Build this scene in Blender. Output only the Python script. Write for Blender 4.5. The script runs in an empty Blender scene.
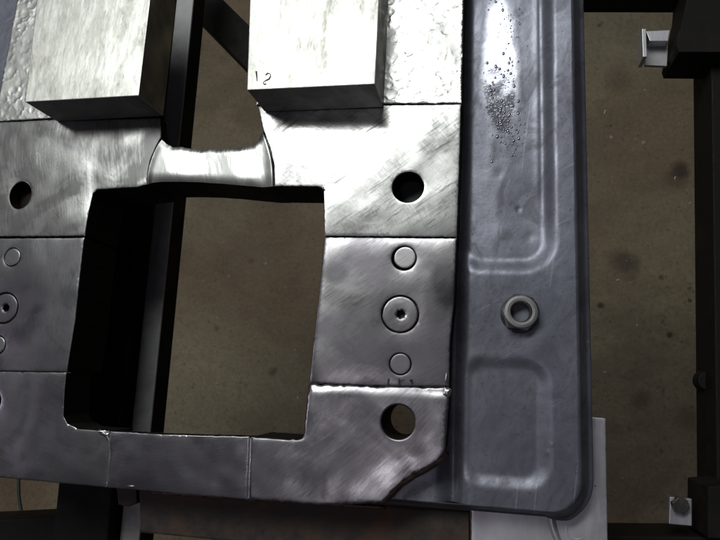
import bpy, bmesh, math, random
import numpy as np
from mathutils import Matrix, Vector, noise
from mathutils.geometry import delaunay_2d_cdt
random.seed(7)
S = bpy.context.scene
COL = S.collection

# ------------------------------------------------------------------ camera
F = 620.0                     # focal length in pixels of a 720 px wide picture
H = 0.40                      # camera height above the ground steel surface
def nrm(v):
    v = np.array(v, float); return v / np.linalg.norm(v)
_d = nrm((125, 113, 620))                       # straight down, seen from the camera
_x = np.array((3060, 25, -620.)); _x = nrm(_x - _d * _x.dot(_d))
_y = np.cross(_x, _d)                           # world +y in camera (right, down, fwd)
_y = _y if _y[1] < 0 else -_y
_u = -_d
# rows: world axes in blender camera axes (right, up, back)
def cb(v): return (v[0], -v[1], -v[2])
R = Matrix((cb(_x), cb(_y), cb(_u)))
cam = bpy.data.cameras.new('camera'); cam_o = bpy.data.objects.new('camera', cam); COL.objects.link(cam_o)
cam.sensor_width = 36; cam.lens = 36 * F / 720; cam.clip_start = 0.02; cam.clip_end = 60
cam_o.matrix_world = Matrix.Translation((0, 0, H)) @ R.to_4x4()
S.camera = cam_o
RW = np.array(R)
def P(px, py, z=0.0):
    """place seen at a picture position, on the level z"""
    d = RW @ np.array((px - 360, -(py - 270), -F)); t = (z - H) / d[2]
    return Vector((d[0] * t, d[1] * t, z))

# ------------------------------------------------------------------ light
W = bpy.data.worlds.new('World'); S.world = W; W.use_nodes = True
W.node_tree.nodes['Background'].inputs[0].default_value = (0.92, 0.86, 1.0, 1)
W.node_tree.nodes['Background'].inputs[1].default_value = 0.034
def area(name, loc, target, sx, sy, power, col):
    l = bpy.data.lights.new(name, 'AREA'); l.shape = 'RECTANGLE'; l.size = sx; l.size_y = sy
    l.energy = power; l.color = col
    o = bpy.data.objects.new(name, l); COL.objects.link(o); o.location = loc
    o.rotation_euler = (Vector(target) - Vector(loc)).to_track_quat('-Z', 'Y').to_euler()
    return o
area('ceiling_lamp', (-0.64, 1.18, 1.95), (-0.1, 0.1, 0), 1.75, 0.52, 33, (0.97, 1.0, 0.95))
area('far_lamp', (-2.5, -0.15, 1.3), (0, 0, 0), 0.8, 0.8, 4.0, (0.90, 0.82, 1.0))
area('added_sheen_light', (-0.30, -0.42, 1.90), (-0.05, -0.05, 0), 0.60, 0.16, 1.1, (1.0, 0.95, 1.0))  # added light, placed to mirror as soft highlights in the lower plates
S.view_settings.view_transform = 'Standard'; S.view_settings.look = 'None'
S.view_settings.exposure = 0; S.view_settings.gamma = 1; S.view_settings.use_curve_mapping = False

# ------------------------------------------------------------------ materials
class N:
    def __init__(s, name):
        s.m = bpy.data.materials.new(name); s.m.use_nodes = True; s.t = s.m.node_tree
        s.b = s.t.nodes['Principled BSDF']; s.co = s.t.nodes.new('ShaderNodeTexCoord')
    def n(s, typ, ins=None, **kw):
        q = s.t.nodes.new(typ)
        for k, v in kw.items(): setattr(q, k, v)
        for k, v in (ins or {}).items(): s.l(v, q.inputs[k])
        return q
    def l(s, v, sock):
        if hasattr(v, 'is_output'): s.t.links.new(v, sock)
        else: sock.default_value = v
    def set(s, **kw):
        for k, v in kw.items(): s.l(v, s.b.inputs[k.replace('_', ' ')])
    def map(s, scale=(1, 1, 1), rot=0, loc=(0, 0, 0), src=None):
        # turn first, then stretch
        a = s.n('ShaderNodeMapping', {'Vector': src or s.co.outputs['Object'], 'Rotation': (0, 0, rot), 'Location': loc})
        b = s.n('ShaderNodeMapping', {'Vector': a.outputs[0], 'Scale': scale})
        return b.outputs[0]
    def noise(s, scale, vec=None, detail=4, rough=.55, dist=0):
        return s.n('ShaderNodeTexNoise', {'Vector': vec or s.co.outputs['Object'], 'Scale': scale, 'Detail': detail,
                   'Roughness': rough, 'Distortion': dist}).outputs[0]
    def rng(s, v, a, b, c=0, d=1):
        return s.n('ShaderNodeMapRange', {'Value': v, 'From Min': a, 'From Max': b, 'To Min': c, 'To Max': d}).outputs[0]
    def math(s, op, a, b=0.0):
        q = s.n('ShaderNodeMath', operation=op); s.l(a, q.inputs[0]); s.l(b, q.inputs[1]); return q.outputs[0]
    def mix(s, f, a, b):
        q = s.n('ShaderNodeMix', data_type='RGBA'); s.l(f, q.inputs[0])
        s.l(a, q.inputs[6]); s.l(b, q.inputs[7]); return q.outputs[2]
    def bump(s, h, dist, strength=1.0, prev=None):
        ins = {'Height': h, 'Distance': dist, 'Strength': strength}
        if prev is not None: ins['Normal'] = prev
        return s.n('ShaderNodeBump', ins).outputs[0]

def ground_steel(name, rot=0.6, c0=(.30, .29, .31), c1=(.56, .55, .56), r0=.24, r1=.40, seed=0., stain=0.35, stretch=9, streak=.5, arc=None, lin=0., theta=.62, lsc=34, spots=()):
    """angle-ground steel: curved grinder streaks, smudges, fine scratches"""
    k = N(name)
    wob = k.n('ShaderNodeVectorMath', {0: k.n('ShaderNodeTexNoise', {'Vector': k.co.outputs['Object'], 'Scale': 14., 'Detail': 2.}).outputs[1], 1: (.012, .012, 0)}, operation='MULTIPLY').outputs[0]
    pos = k.n('ShaderNodeVectorMath', {0: k.co.outputs['Object'], 1: wob}, operation='ADD').outputs[0]
    def arcs(cx, cy, sc, st, det):
        d = k.n('ShaderNodeVectorMath', {0: pos, 1: (cx, cy, 0)}, operation='SUBTRACT').outputs[0]
        L = k.n('ShaderNodeVectorMath', {0: d}, operation='LENGTH').outputs['Value']
        sp = k.n('ShaderNodeSeparateXYZ', {'Vector': d})
        an = k.math('ARCTAN2', sp.outputs[1], sp.outputs[0])
        v = k.n('ShaderNodeCombineXYZ', {'X': L, 'Y': k.math('MULTIPLY', an, .12 / st), 'Z': seed}).outputs[0]
        return k.noise(sc, v, det, .65)
    ax, ay = arc or (.25 * math.cos(rot + 1.57), .25 * math.sin(rot + 1.57))
    wid = arcs(ax, ay, 150, 7, 5)
    fine = arcs(ax, ay, 800, 6, 3)
    cross = arcs(-ay * .8 + .03, ax * .7, 600, 5, 3)
    blot = k.noise(20, k.map(loc=(seed * 2, 1, 0)), 4, .55, .9)
    mask = k.rng(k.noise(30, k.map(loc=(seed, 5, 0)), 3, .5, .5), .40, .60)
    v = k.math('ADD', k.math('MULTIPLY', k.math('SUBTRACT', wid, .5), k.math('MULTIPLY', mask, streak)), k.math('MULTIPLY', k.math('SUBTRACT', fine, .5), .28 + .18 * streak))
    v = k.math('ADD', v, k.math('MULTIPLY', k.math('SUBTRACT', blot, .5), 1.5))
    col = k.mix(k.rng(v, -.16, .18), (*c0, 1), (*c1, 1))
    dk = k.rng(k.noise(16, k.map(loc=(seed * 3, 2, 0)), 5, .6, .6), .50, .62)
    col = k.mix(k.math('MULTIPLY', dk, stain), col, (.15, .14, .16, 1))
    sp_ = k.noise(420, None, 2, .5)
    col = k.mix(k.math('MULTIPLY', k.rng(sp_, .66, .74), .35), col, (.10, .095, .10, 1))
    if lin:
        l1 = k.noise(lsc, k.map((1, 11, 1), -theta, (seed, 0, 0)), 6, .72); l2 = k.noise(60, k.map((1, 9, 1), -theta - .35, (seed, 3, 0)), 5, .7)
        lm = k.rng(k.noise(38, k.map((1, 1.6, 1), -theta, (seed + 4, 0, 0)), 3, .5), .40, .62)
        ll = k.math('MULTIPLY', k.math('MAXIMUM', k.rng(l1, .50, .62), k.math('MULTIPLY', k.rng(l2, .56, .66), .7)), k.math('ADD', k.math('MULTIPLY', lm, .8), .2))
        col = k.mix(k.math('MULTIPLY', ll, lin), col, (.085, .085, .09, 1))
    for (sx, sy, srx, sry, ss) in spots:
        c_ = P(sx, sy) - P(214, 310); q_ = .00065
        dv = k.n('ShaderNodeVectorMath', {0: pos, 1: (c_.x + .006, c_.y + .006, 0)}, operation='SUBTRACT').outputs[0]
        dv = k.n('ShaderNodeVectorMath', {0: dv, 1: (1 / (srx * q_), 1 / (sry * q_), 0)}, operation='MULTIPLY').outputs[0]
        dl = k.n('ShaderNodeVectorMath', {0: dv}, operation='LENGTH').outputs['Value']
        col = k.mix(k.math('MULTIPLY', k.rng(dl, 1.25, .75), ss), col, (.10, .095, .105, 1))
    k.set(Base_Color=col, Metallic=1.0, Roughness=k.rng(v, -.2, .2, r1, r0))
    nb = k.bump(fine, .00004, .35 + .4 * min(streak, 1)); nb = k.bump(cross, .00004, .3 + .3 * min(streak, 1), nb); nb = k.bump(k.math('MULTIPLY', wid, mask), .00022 * streak, .8, nb)
    k.set(Normal=nb)
    return k.m

def mill_scale(name='mill_scale', c0=(.020, .019, .020), c1=(.055, .050, .048), metal=.5, rough=.55, rust=0.15, sc=60):
    k = N(name)
    a = k.noise(sc, None, 6, .65); b = k.noise(sc * .3, None, 4, .6, .5)
    col = k.mix(k.rng(a, .35, .7), (*c0, 1), (*c1, 1))
    col = k.mix(k.math('MULTIPLY', k.rng(b, .5, .7), rust), col, (.13, .055, .025, 1))
    k.set(Base_Color=col, Metallic=metal, Roughness=k.rng(a, .3, .7, rough - .12, rough + .15), Normal=k.bump(a, .0006, .6))
    return k.m

M_SIDE = mill_scale('cut_steel_side', (.004, .0035, .0035), (.012, .010, .010), 0, .75, .1)
M_SIDE.node_tree.nodes['Principled BSDF'].inputs['Specular IOR Level'].default_value = .2
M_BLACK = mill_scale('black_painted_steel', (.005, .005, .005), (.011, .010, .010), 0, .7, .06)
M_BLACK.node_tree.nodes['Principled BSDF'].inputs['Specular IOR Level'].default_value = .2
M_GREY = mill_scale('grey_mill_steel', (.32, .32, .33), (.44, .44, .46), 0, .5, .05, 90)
M_RUST = mill_scale('rusty_steel', (.022, .018, .018), (.07, .050, .040), .3, .6, .45, 90)
M_GREYDARK = mill_scale('hole_floor_steel', (.03, .03, .034), (.06, .06, .066), .2, .6, .1)
M_DEEP = mill_scale('dark_socket', (.006, .006, .006), (.015, .013, .012), .2, .6, 0)
M_EDGE = ground_steel('bright_ground_edge', 0, (.5, .5, .5), (.75, .74, .74), .25, .4, 3, 0)

# ------------------------------------------------------------------ scene helpers
def tag(o, label=None, cat=None, group=None, kind=None):
    if label: o['label'] = label
    if cat: o['category'] = cat
    if group: o['group'] = group
    if kind: o['kind'] = kind
    return o
def empty(name, loc, label, cat, group=None):
    o = bpy.data.objects.new(name, None); COL.objects.link(o); o.location = loc; o.empty_display_size = .02
    return tag(o, label, cat, group)
def mesh_obj(name, verts, faces, mats, parent=None, mi=None, smooth=None, label=None, loc=None):
    """verts are world positions; loc is the origin of the new object"""
    base = Vector(parent.location) if parent else Vector((0, 0, 0))
    org = Vector(loc) if loc is not None else base
    me = bpy.data.meshes.new(name)
    me.from_pydata([tuple(Vector(v) - org) for v in verts], [], faces)
    for m in (mats if isinstance(mats, (list, tuple)) else [mats]): me.materials.append(m)
    if mi is not None: me.polygons.foreach_set('material_index', mi)
    if smooth is True: me.polygons.foreach_set('use_smooth', [True] * len(me.polygons))
    elif smooth is not None: me.polygons.foreach_set('use_smooth', smooth)
    me.update()
    o = bpy.data.objects.new(name, me); COL.objects.link(o)
    if parent: o.parent = parent
    o.location = org - base
    if label: o['label'] = label
    return o
def from_bm(name, bm, mats, parent=None, loc=None, label=None, bevel=0, seg=2):
    if bevel:
        bmesh.ops.recalc_face_normals(bm, faces=bm.faces)
        es = [e for e in bm.edges if len(e.link_faces) == 2 and e.calc_face_angle(0) > .5]
        bmesh.ops.bevel(bm, geom=es, offset=bevel, segments=seg, affect='EDGES', profile=.6)
    bmesh.ops.recalc_face_normals(bm, faces=bm.faces)
    bm.verts.index_update()
    v = [x.co.copy() for x in bm.verts]; f = [[q.index for q in g.verts] for g in bm.faces]
    mi = [g.material_index for g in bm.faces]; sm = [g.smooth for g in bm.faces]
    bm.free()
    return mesh_obj(name, v, f, mats, parent, mi, sm, label, loc)
def prism_bm(top, bot, mat_top=0, mat_side=0, bm=None):
    bm = bm or bmesh.new()
    a = [bm.verts.new(p) for p in top]; b = [bm.verts.new(p) for p in bot]
    f = bm.faces.new(a); f.material_index = mat_top; bm.faces.new(b[::-1]).material_index = mat_side
    for i in range(len(a)):
        j = (i + 1) % len(a)
        bm.faces.new((a[j], a[i], b[i], b[j])).material_index = mat_side
    return bm
def prism(name, pts, z0, z1, mats, parent=None, bevel=.0006, label=None, loc=None, side=0):
    """pts: world xy outline; upper level z1, lower level z0"""
    bm = prism_bm([(p[0], p[1], z1) for p in pts], [(p[0], p[1], z0) for p in pts], 0, side)
    return from_bm(name, bm, mats, parent, loc, label, bevel)
def centroid(pts): return Vector((sum(p[0] for p in pts) / len(pts), sum(p[1] for p in pts) / len(pts), 0))

# dense plate with holes, uneven ground surface, rounded edges
def sm01(t): t = np.clip(t, 0, 1); return t * t * (3 - 2 * t)
def seg_dist(pts, A, B):
    AB = B - A; L = (AB ** 2).sum(1) + 1e-18
    out = np.full(len(pts), 1e9)
    for a, ab, l in zip(A, AB, L):
        t = np.clip(((pts - a) @ ab) / l, 0, 1)
        out = np.minimum(out, np.hypot(*(pts - a - t[:, None] * ab).T))
    return out
def inside(pts, poly):
    x, y = pts[:, 0], pts[:, 1]; r = np.zeros(len(pts), bool); n = len(poly)
    for i in range(n):
        x1, y1 = poly[i]; x2, y2 = poly[(i + 1) % n]
        c = ((y1 > y) != (y2 > y)) & (x < (x2 - x1) * (y - y1) / ((y2 - y1) or 1e-12) + x1)
        r ^= c
    return r
def resample(poly, step, jit, rnd):
    out = []
    n = len(poly)
    for i in range(n):
        a = np.array(poly[i][:2]); b = np.array(poly[(i + 1) % n][:2]); L = np.hypot(*(b - a))
        m = max(1, int(round(L / step))); nv = np.array((-(b - a)[1], (b - a)[0])) / L
        for k in range(m):
            off = 0 if k == 0 and L > .01 else rnd.gauss(0, jit)
            out.append(a + (b - a) * k / m + nv * off)
    return np.array(out)
def circle(c, r, n=40, ph=0, ecc=1):
    return [(c[0] + r * math.cos(ph + 2 * math.pi * i / n), c[1] + ecc * r * math.sin(ph + 2 * math.pi * i / n)) for i in range(n)]
def plate(name, outline, holes, z, thick, mats, parent=None, step=.002, jit=.00007, amp=.00022, wav=.03, tilt=(0, 0),
          edge=.00030, redge=.0006, seed=0, extra=None, label=None, loc=None, roll=0.):
    rnd = random.Random(seed + 11)
    loops = [resample(outline, .0022, jit, rnd)] + [np.array(h) for h in holes]
    A = np.vstack(loops); B = np.vstack([np.roll(l, -1, 0) for l in loops])
    lo = loops[0].min(0); hi = loops[0].max(0)
    gx, gy = np.meshgrid(np.arange(lo[0], hi[0], step), np.arange(lo[1], hi[1], step * .87))
    gx[1::2] += step / 2
    g = np.c_[gx.ravel(), gy.ravel()]
    rs = np.random.RandomState(abs(seed)); g = g + rs.uniform(-.12, .12, g.shape) * step
    def ok(p, dmin):
        m = inside(p, loops[0])
        for h in loops[1:]: m &= ~inside(p, h)
        p = p[m]; return p[seg_dist(p, A, B) > dmin]
    g = ok(g, redge + step * .35)
    rings = []
    for li, l in enumerate(loops):
        t = np.roll(l, -1, 0) - np.roll(l, 1, 0); nv = np.c_[-t[:, 1], t[:, 0]]; nv /= np.hypot(*nv.T)[:, None] + 1e-12
        area2 = (l[:, 0] * np.roll(l[:, 1], -1) - l[:, 1] * np.roll(l[:, 0], -1)).sum()
        s = (1 if area2 > 0 else -1) * (1 if li == 0 else -1)
        for o in (redge * .4, redge): rings.append(ok(l + nv * s * o, o * .8))
    pts = np.vstack([A] + rings + [g])
    edges = []; k = 0
    for l in loops:
        n = len(l); edges += [(k + i, k + (i + 1) % n) for i in range(n)]; k += n
    nb = len(A)
    vo, eo, fo, ov, oe, of = delaunay_2d_cdt([Vector(p) for p in pts], edges, [], 0, 1e-7)
    V = np.array([(v.x, v.y) for v in vo])
    cen = np.array([V[list(f)].mean(0) for f in fo])
    keep = inside(cen, loops[0])
    for h in loops[1:]: keep &= ~inside(cen, h)
    d = seg_dist(V, A, B)
    c0 = loops[0].mean(0)
    zz = np.zeros(len(V))
    for i, (x, y) in enumerate(V):
        q = Vector((x / wav + seed * 3.1, y / wav, seed * 1.7))
        zz[i] = amp * (noise.noise(q) + .45 * noise.noise(q * 2.3))
    t = np.clip(d / redge, 0, 1); zz -= edge * (1 - np.sqrt(np.clip(1 - (1 - t) ** 2, 0, 1)))
    zz += (V[:, 0] - c0[0]) * tilt[0] + (V[:, 1] - c0[1]) * tilt[1]
    zz -= roll * np.exp(-d / .0055)
    if extra is not None: zz += extra(V, d)
    verts = [(x, y, z + q) for (x, y), q in zip(V, zz)]
    faces = []; mi = []; sm = []
    for f, kk in zip(fo, keep):
        if not kk: continue
        f = list(f); a, b, c = V[f[0]], V[f[1]], V[f[2]]
        if (b[0] - a[0]) * (c[1] - a[1]) - (b[1] - a[1]) * (c[0] - a[0]) < 0: f = f[::-1]
        faces.append(f); mi.append(0); sm.append(True)
    # side walls down to the lower level
    back = {}
    for i, src in enumerate(ov):
        for s_ in src: back[s_] = i
    k = 0
    for li, l in enumerate(loops):
        n = len(l); idx = [back[k + i] for i in range(n)]; k += n
        base = len(verts)
        for i in idx: verts.append(verts[i])
        for i in idx: verts.append((verts[i][0], verts[i][1], z - thick))
        area2 = (l[:, 0] * np.roll(l[:, 1], -1) - l[:, 1] * np.roll(l[:, 0], -1)).sum()
        ccw = (area2 > 0) == (li == 0)
        for i in range(n):
            j = (i + 1) % n; q = [base + i, base + n + i, base + n + j, base + j]
            faces.append(q if ccw else q[::-1]); mi.append(1); sm.append(False)
        if li == 0:
            bot = [base + n + i for i in range(n)]
            if not holes: faces.append(bot[::-1] if area2 > 0 else bot); mi.append(1); sm.append(False)
    # underside of plates with holes: small fan built from the same triangulation
    if holes:
        off = len(verts); verts += [(x, y, z - thick) for x, y in V]
        for f in [f for f in faces if len(f) == 3]:
            faces.append([off + i for i in f[::-1]]); mi.append(1); sm.append(False)
    return mesh_obj(name, verts, faces, mats, parent, mi, sm, label, loc)

def PX(pts, z=0.0): return [tuple(P(x, y, z))[:2] for x, y in pts]

# ================================================================== FLOOR
ZF = -0.78
def floor():
    k = N('concrete_floor')
    o = k.co.outputs['Object']
    a = k.noise(7, None, 6, .6); b = k.noise(60, None, 6, .7); c = k.noise(2.2, None, 3, .5, .5)
    col = k.mix(k.rng(a, .3, .7), (.145, .120, .074, 1), (.255, .220, .142, 1))
    col = k.mix(k.rng(b, .35, .75), col, (.150, .118, .075, 1))
    col = k.mix(k.math('MULTIPLY', k.rng(c, .42, .62), .75), col, (.135, .090, .050, 1))
    e_ = k.noise(5.5, k.map((.8, 1.2, 1)), 6, .62, .35); col = k.mix(k.math('MULTIPLY', k.rng(e_, .48, .62), .5), col, (.085, .062, .038, 1))
    g_ = k.noise(140, None, 5, .75); col = k.mix(k.math('MULTIPLY', k.rng(g_, .52, .66), .5), col, (.07, .052, .035, 1)); col = k.mix(k.math('MULTIPLY', k.rng(g_, .44, .34), .12), col, (.36, .32, .23, 1))
    # oil stains with a shape of their own; wide upper patch paints a shadow
    wob = k.n('ShaderNodeMix', {0: .025}, data_type='VECTOR'); k.l(o, wob.inputs[4])
    k.l(k.n('ShaderNodeTexNoise', {'Vector': o, 'Scale': 14., 'Detail': 4.}).outputs[1], wob.inputs[5])
    wobv = k.n('ShaderNodeVectorMath', {0: wob.outputs[1], 1: (.0125, .0125, .0125)}, operation='SUBTRACT').outputs[0]
    for (px, py, rpx, s) in ((625, 263, 23, .55), (682, 170, 14, .7), (662, 277, 4, .8), (602, 306, 5, .75), (672, 337, 5, .7),
                             (665, 324, 4, .5), (691, 288, 4, .5), (676, 180, 20, .35), (690, 300, 3, .6), (610, 127, 3, .8), (250, 262, 6, .4),
                             (272, 370, 8, .5), (216, 330, 7, .35), (660, 40, 3, .7), (600, 24, 4, .6), (640, 400, 14, .35), (620, 80, 26, .3), (690, 420, 20, .3)):
        c_ = P(px, py, ZF); r = rpx * 1.29e-3 * .75
        dd = k.n('ShaderNodeVectorMath', {0: wobv, 1: (c_.x * .975, c_.y * .975, ZF * .975)}, operation='DISTANCE').outputs['Value']
        mk = k.rng(k.math('ADD', dd, k.math('MULTIPLY', k.math('SUBTRACT', b, .5), r * 2.2)), r * 1.5, r * .5)
        col = k.mix(k.math('MULTIPLY', mk, min(.92, s * 1.35)), col, (.030, .017, .010, 1))
    # pale specks and chips
    v = k.n('ShaderNodeTexVoronoi', {'Vector': o, 'Scale': 24.}).outputs['Distance']
    msk = k.math('MULTIPLY', k.rng(v, .10, .06), k.rng(k.noise(30, None, 2), .55, .6))
    col = k.mix(k.math('MULTIPLY', msk, .3), col, (.5, .47, .4, 1))
    v2 = k.n('ShaderNodeTexVoronoi', {'Vector': o, 'Scale': 40.}).outputs['Distance']
    col = k.mix(k.math('MULTIPLY', k.rng(v2, .13, .07), .55), col, (.06, .045, .03, 1))
    k.set(Base_Color=col, Roughness=k.rng(a, .3, .7, .55, .8), Normal=k.bump(b, .003, .6))
    n = 3.0
    o = mesh_obj('floor', [(-n, -n, ZF), (n, -n, ZF), (n, n, ZF), (-n, n, ZF)], [(0, 1, 2, 3)], k.m)
    tag(o, 'brown stained concrete workshop floor far below the steel parts', kind='structure')
floor()

# chips and swarf lying on the floor
M_CHIP = N('pale_chip'); M_CHIP.set(Base_Color=(.6, .57, .5, 1), Roughness=.5); M_CHIP = M_CHIP.m
vs = []; fs = []
rnd = random.Random(5)
chips = [(690, 203, 2.5), (618, 280, 3), (637, 325, 2), (605, 112, 4), (298, 398, 3.2), (295, 350, 1.6), (625, 12, 2.4), (645, 90, 2), (605, 372, 2.8), (217, 318, 1.8), (298, 346, 1.5), (675, 178, 3)]
chips += [(rnd.uniform(595, 695), rnd.uniform(20, 520), rnd.uniform(.6, 1.3)) for _ in range(40)] + [(rnd.uniform(165, 310), rnd.uniform(210, 430), rnd.uniform(.5, 1.3)) for _ in range(30)]
for (x, y, r) in chips:
    c = P(x, y, ZF); r *= 1.0e-3; a = rnd.uniform(0, 3.1); b = len(vs)
    ax = Vector((math.cos(a), math.sin(a), 0)) * r; ay = Vector((-math.sin(a), math.cos(a), 0)) * r * .38
    for sx, sy in ((-1, -.6), (1, -1), (.8, 1), (-.9, .7)): vs.append(c + ax * sx + ay * sy + Vector((0, 0, .0004)))
    vs.append(c + Vector((0, 0, r * .8)))
    fs += [(b, b + 1, b + 4), (b + 1, b + 2, b + 4), (b + 2, b + 3, b + 4), (b + 3, b, b + 4)]
tag(mesh_obj('metal_chips', vs, fs, M_CHIP), 'small pale chips and swarf scattered on the brown concrete floor', 'swarf', kind='stuff')

# ================================================================== SUPPORT BEAMS
def beam(name, a, b, width, depth, z, mats, label, cat, group=None, bevel=.0015, side=0, wall=.004, extra=None):
    """box-section tube between two places given as picture positions on level z (centre line of its upper face)"""
    A = P(*a, z); B = P(*b, z); d = (B - A).normalized(); n = Vector((-d.y, d.x, 0)) * width / 2
    root = empty(name, (A + B) / 2, label, cat, group)
    pts = [A + n, A - n, B - n, B + n]
    bm = prism_bm([(p.x, p.y, z) for p in pts][::-1], [(p.x, p.y, z - depth) for p in pts][::-1], 0, side)
    # open tube ends: inset and push in
    bmesh.ops.recalc_face_normals(bm, faces=bm.faces)
    ends = [f for f in bm.faces if abs(f.normal.dot(d)) > .9]
    for f in ends:
        r = bmesh.ops.inset_individual(bm, faces=[f], thickness=wall)
        bmesh.ops.translate(bm, verts=f.verts, vec=-f.normal * .05)
    from_bm('tube', bm, mats, root, bevel=bevel)
    return root
def cross_plate(root, px, py, z, w, l, ang, mats, name='end_plate'):
    c = P(px, py, z); ca, sa = math.cos(ang), math.sin(ang)
    pts = [(c.x + ca * x - sa * y, c.y + sa * x + ca * y) for x, y in ((-w, -l), (w, -l), (w, l), (-w, l))]
    return prism(name, pts, z - .006, z, mats, root)

beam('support_beam', (191, -60), (124, 590), .0186, .026, -.12, [M_GREY, M_BLACK], 'narrow grey box-section beam running down the picture seen through the square opening', 'beam', side=1)  # pale top and black sides: light and shade put into the colours
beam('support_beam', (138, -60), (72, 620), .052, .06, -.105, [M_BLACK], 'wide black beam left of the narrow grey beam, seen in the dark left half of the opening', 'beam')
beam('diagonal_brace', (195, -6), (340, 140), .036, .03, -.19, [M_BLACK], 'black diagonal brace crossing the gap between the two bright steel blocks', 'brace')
beam('table_rail', (560, -25), (760, -27), .016, .05, -.16, [M_BLACK], 'black table rail along the top edge of the picture right of the blue pressed panel', 'beam')
beam('table_rail', (728, -60), (741, 600), .032, .05, -.17, [M_BLACK], 'tall black table rail down the right edge of the picture', 'beam')
beam('table_rail', (596, 550), (780, 553), .022, .05, -.16, [M_BLACK], 'black table rail at the bottom right below the small bolted bracket', 'beam')
beam('table_rail', (-60, 534), (60, 529), .022, .05, -.16, [M_BLACK], 'black table rail in the bottom left corner under the ground steel frame', 'beam')
# gusset block in the top right corner
rt = empty('corner_gusset', P(697, 20, -.15), 'black tapered steel gusset in the top right corner beside the aluminium bracket', 'gusset')
prism('plate', PX([(692, -60), (750, -60), (750, 52), (679, 52), (677, 46), (688, -6)], -.15), -.20, -.15, [M_BLACK], rt)
rt2 = empty('corner_gusset', P(708, 505, -.14), 'small black steel block beside the bolted bracket at the bottom right', 'gusset')
prism('plate', PX([(708, 487), (740, 484), (740, 540), (708, 538)], -.14), -.19, -.14, [M_BLACK], rt2)
# black knob poking out beside the right rail
c = P(706, 381, -.20)
bm = bmesh.new()
bmesh.ops.create_cone(bm, cap_ends=True, segments=20, radius1=.0095, radius2=.008, depth=.012)
bmesh.ops.translate(bm, verts=bm.verts, vec=Vector((c.x, c.y, c.z)))
rk = empty('clamp_knob', c, 'small black round knob beside the tall black rail on the right', 'knob')
from_bm('knob', bm, [M_BLACK], rk, bevel=.0008)
bm = bmesh.new(); bmesh.ops.create_cone(bm, cap_ends=True, segments=12, radius1=.003, radius2=.003, depth=.012)
bmesh.ops.translate(bm, verts=bm.verts, vec=Vector((c.x, c.y, c.z - .010)))
from_bm('stem', bm, [M_BLACK], rk)
# thin hose
M_HOSE = N('dark_green_rubber'); M_HOSE.set(Base_Color=(.015, .03, .025, 1), Roughness=.6); M_HOSE = M_HOSE.m
def tube(name, pts, r, mat, parent=None, seg=8):
    vs = []; fs = []
    for i, p in enumerate(pts):
        p = Vector(p); t = (Vector(pts[min(i + 1, len(pts) - 1)]) - Vector(pts[max(i - 1, 0)])).normalized()
        a = t.orthogonal().normalized(); b = t.cross(a)
        for k in range(seg):
            w = 2 * math.pi * k / seg; vs.append(p + (a * math.cos(w) + b * math.sin(w)) * r)
    for i in range(len(pts) - 1):
        for k in range(seg):
            k2 = (k + 1) % seg; fs.append((i * seg + k, i * seg + k2, (i + 1) * seg + k2, (i + 1) * seg + k))
    fs += [tuple(range(seg))[::-1], tuple((len(pts) - 1) * seg + k for k in range(seg))]
    return mesh_obj(name, vs, fs, mat, parent, smooth=True)
tag(tube('hose', [P(13 + .18 * t + 2 * math.sin(t * .1), 440 + t * 1.3, -.40) for t in range(0, 90, 6)], .0022, M_HOSE),
    'thin dark green hose hanging in the gap at the lower left', 'hose')

# ================================================================== RUSTY TUBE UNDER THE FRAME
T = .042
rr = empty('rusty_tube', P(300, 515, -T), 'rusty brown square tube under the lower edge of the ground steel frame', 'steel tube')
zt = -T - .0005
A = P(138, 486, zt); B = P(470, 512, zt); A2 = P(140, 533, zt); B2 = P(470, 566, zt)
pts = [A, B, B2, A2]
bm = prism_bm([(p.x, p.y, zt) for p in pts], [(p.x, p.y, zt - .035) for p in pts])
bmesh.ops.recalc_face_normals(bm, faces=bm.faces)
for f in [f for f in bm.faces if abs(f.normal.x) > .9]:
    bmesh.ops.inset_individual(bm, faces=[f], thickness=.0035); bmesh.ops.translate(bm, verts=f.verts, vec=-f.normal * .06)
from_bm('tube', bm, [M_RUST], rr, bevel=.0018)
# a ragged weld where the tube meets the frame
vs = []; fs = []; n = 120; rnd = random.Random(3)
for i in range(n):
    t = i / (n - 1); p = P(150 + t * 235, 492.5 + t * 15.5, -.012); r = .0016 * (.6 + .6 * rnd.random())
    for k in range(8):
        w = 2 * math.pi * k / 8; vs.append((p.x, p.y - .0004 + r * math.cos(w), -.016 + 1.3 * r * math.sin(w)))
for i in range(n - 1):
    for k in range(8):
        k2 = (k + 1) % 8; fs.append((i * 8 + k, i * 8 + k2, (i + 1) * 8 + k2, (i + 1) * 8 + k))
M_RUSTBRIGHT = mill_scale('rusty_weld', (.06, .035, .028), (.22, .16, .13), .6, .45, .5, 150)
# (made a part of the frame below)
weld_data = (vs, fs)
ch = P(128, 496, -T - .001)
rt3 = empty('scrap_lug', ch, 'small rusty lug left of the rusty tube end, under the frame edge', 'lug')
prism('lug', PX([(116, 484), (136, 486), (137, 503), (128, 507), (118, 505)], -T - .001), -T - .015, -T - .001, [M_RUST], rt3, bevel=.001)

# ================================================================== WELDED GROUND STEEL FRAME
frame = empty('welded_steel_frame', P(214, 310, 0), 'thick welded steel frame of ground bright plates round a square opening', 'frame')
def seg(outl, holes, mat, thick=T, **kw):
    hh = []
    for h in holes: hh.append(circle(P(h[0], h[1]), h[2], 44, 0, h[3] if len(h) > 3 else 1))
    lab = kw.pop('label', None); kw.setdefault('roll', .00025); kw.setdefault('amp', .0003)
    return plate('plate_segment', PX(outl), hh, 0, thick, [mat, M_SIDE], frame, label=lab, loc=None, **kw)

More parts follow.
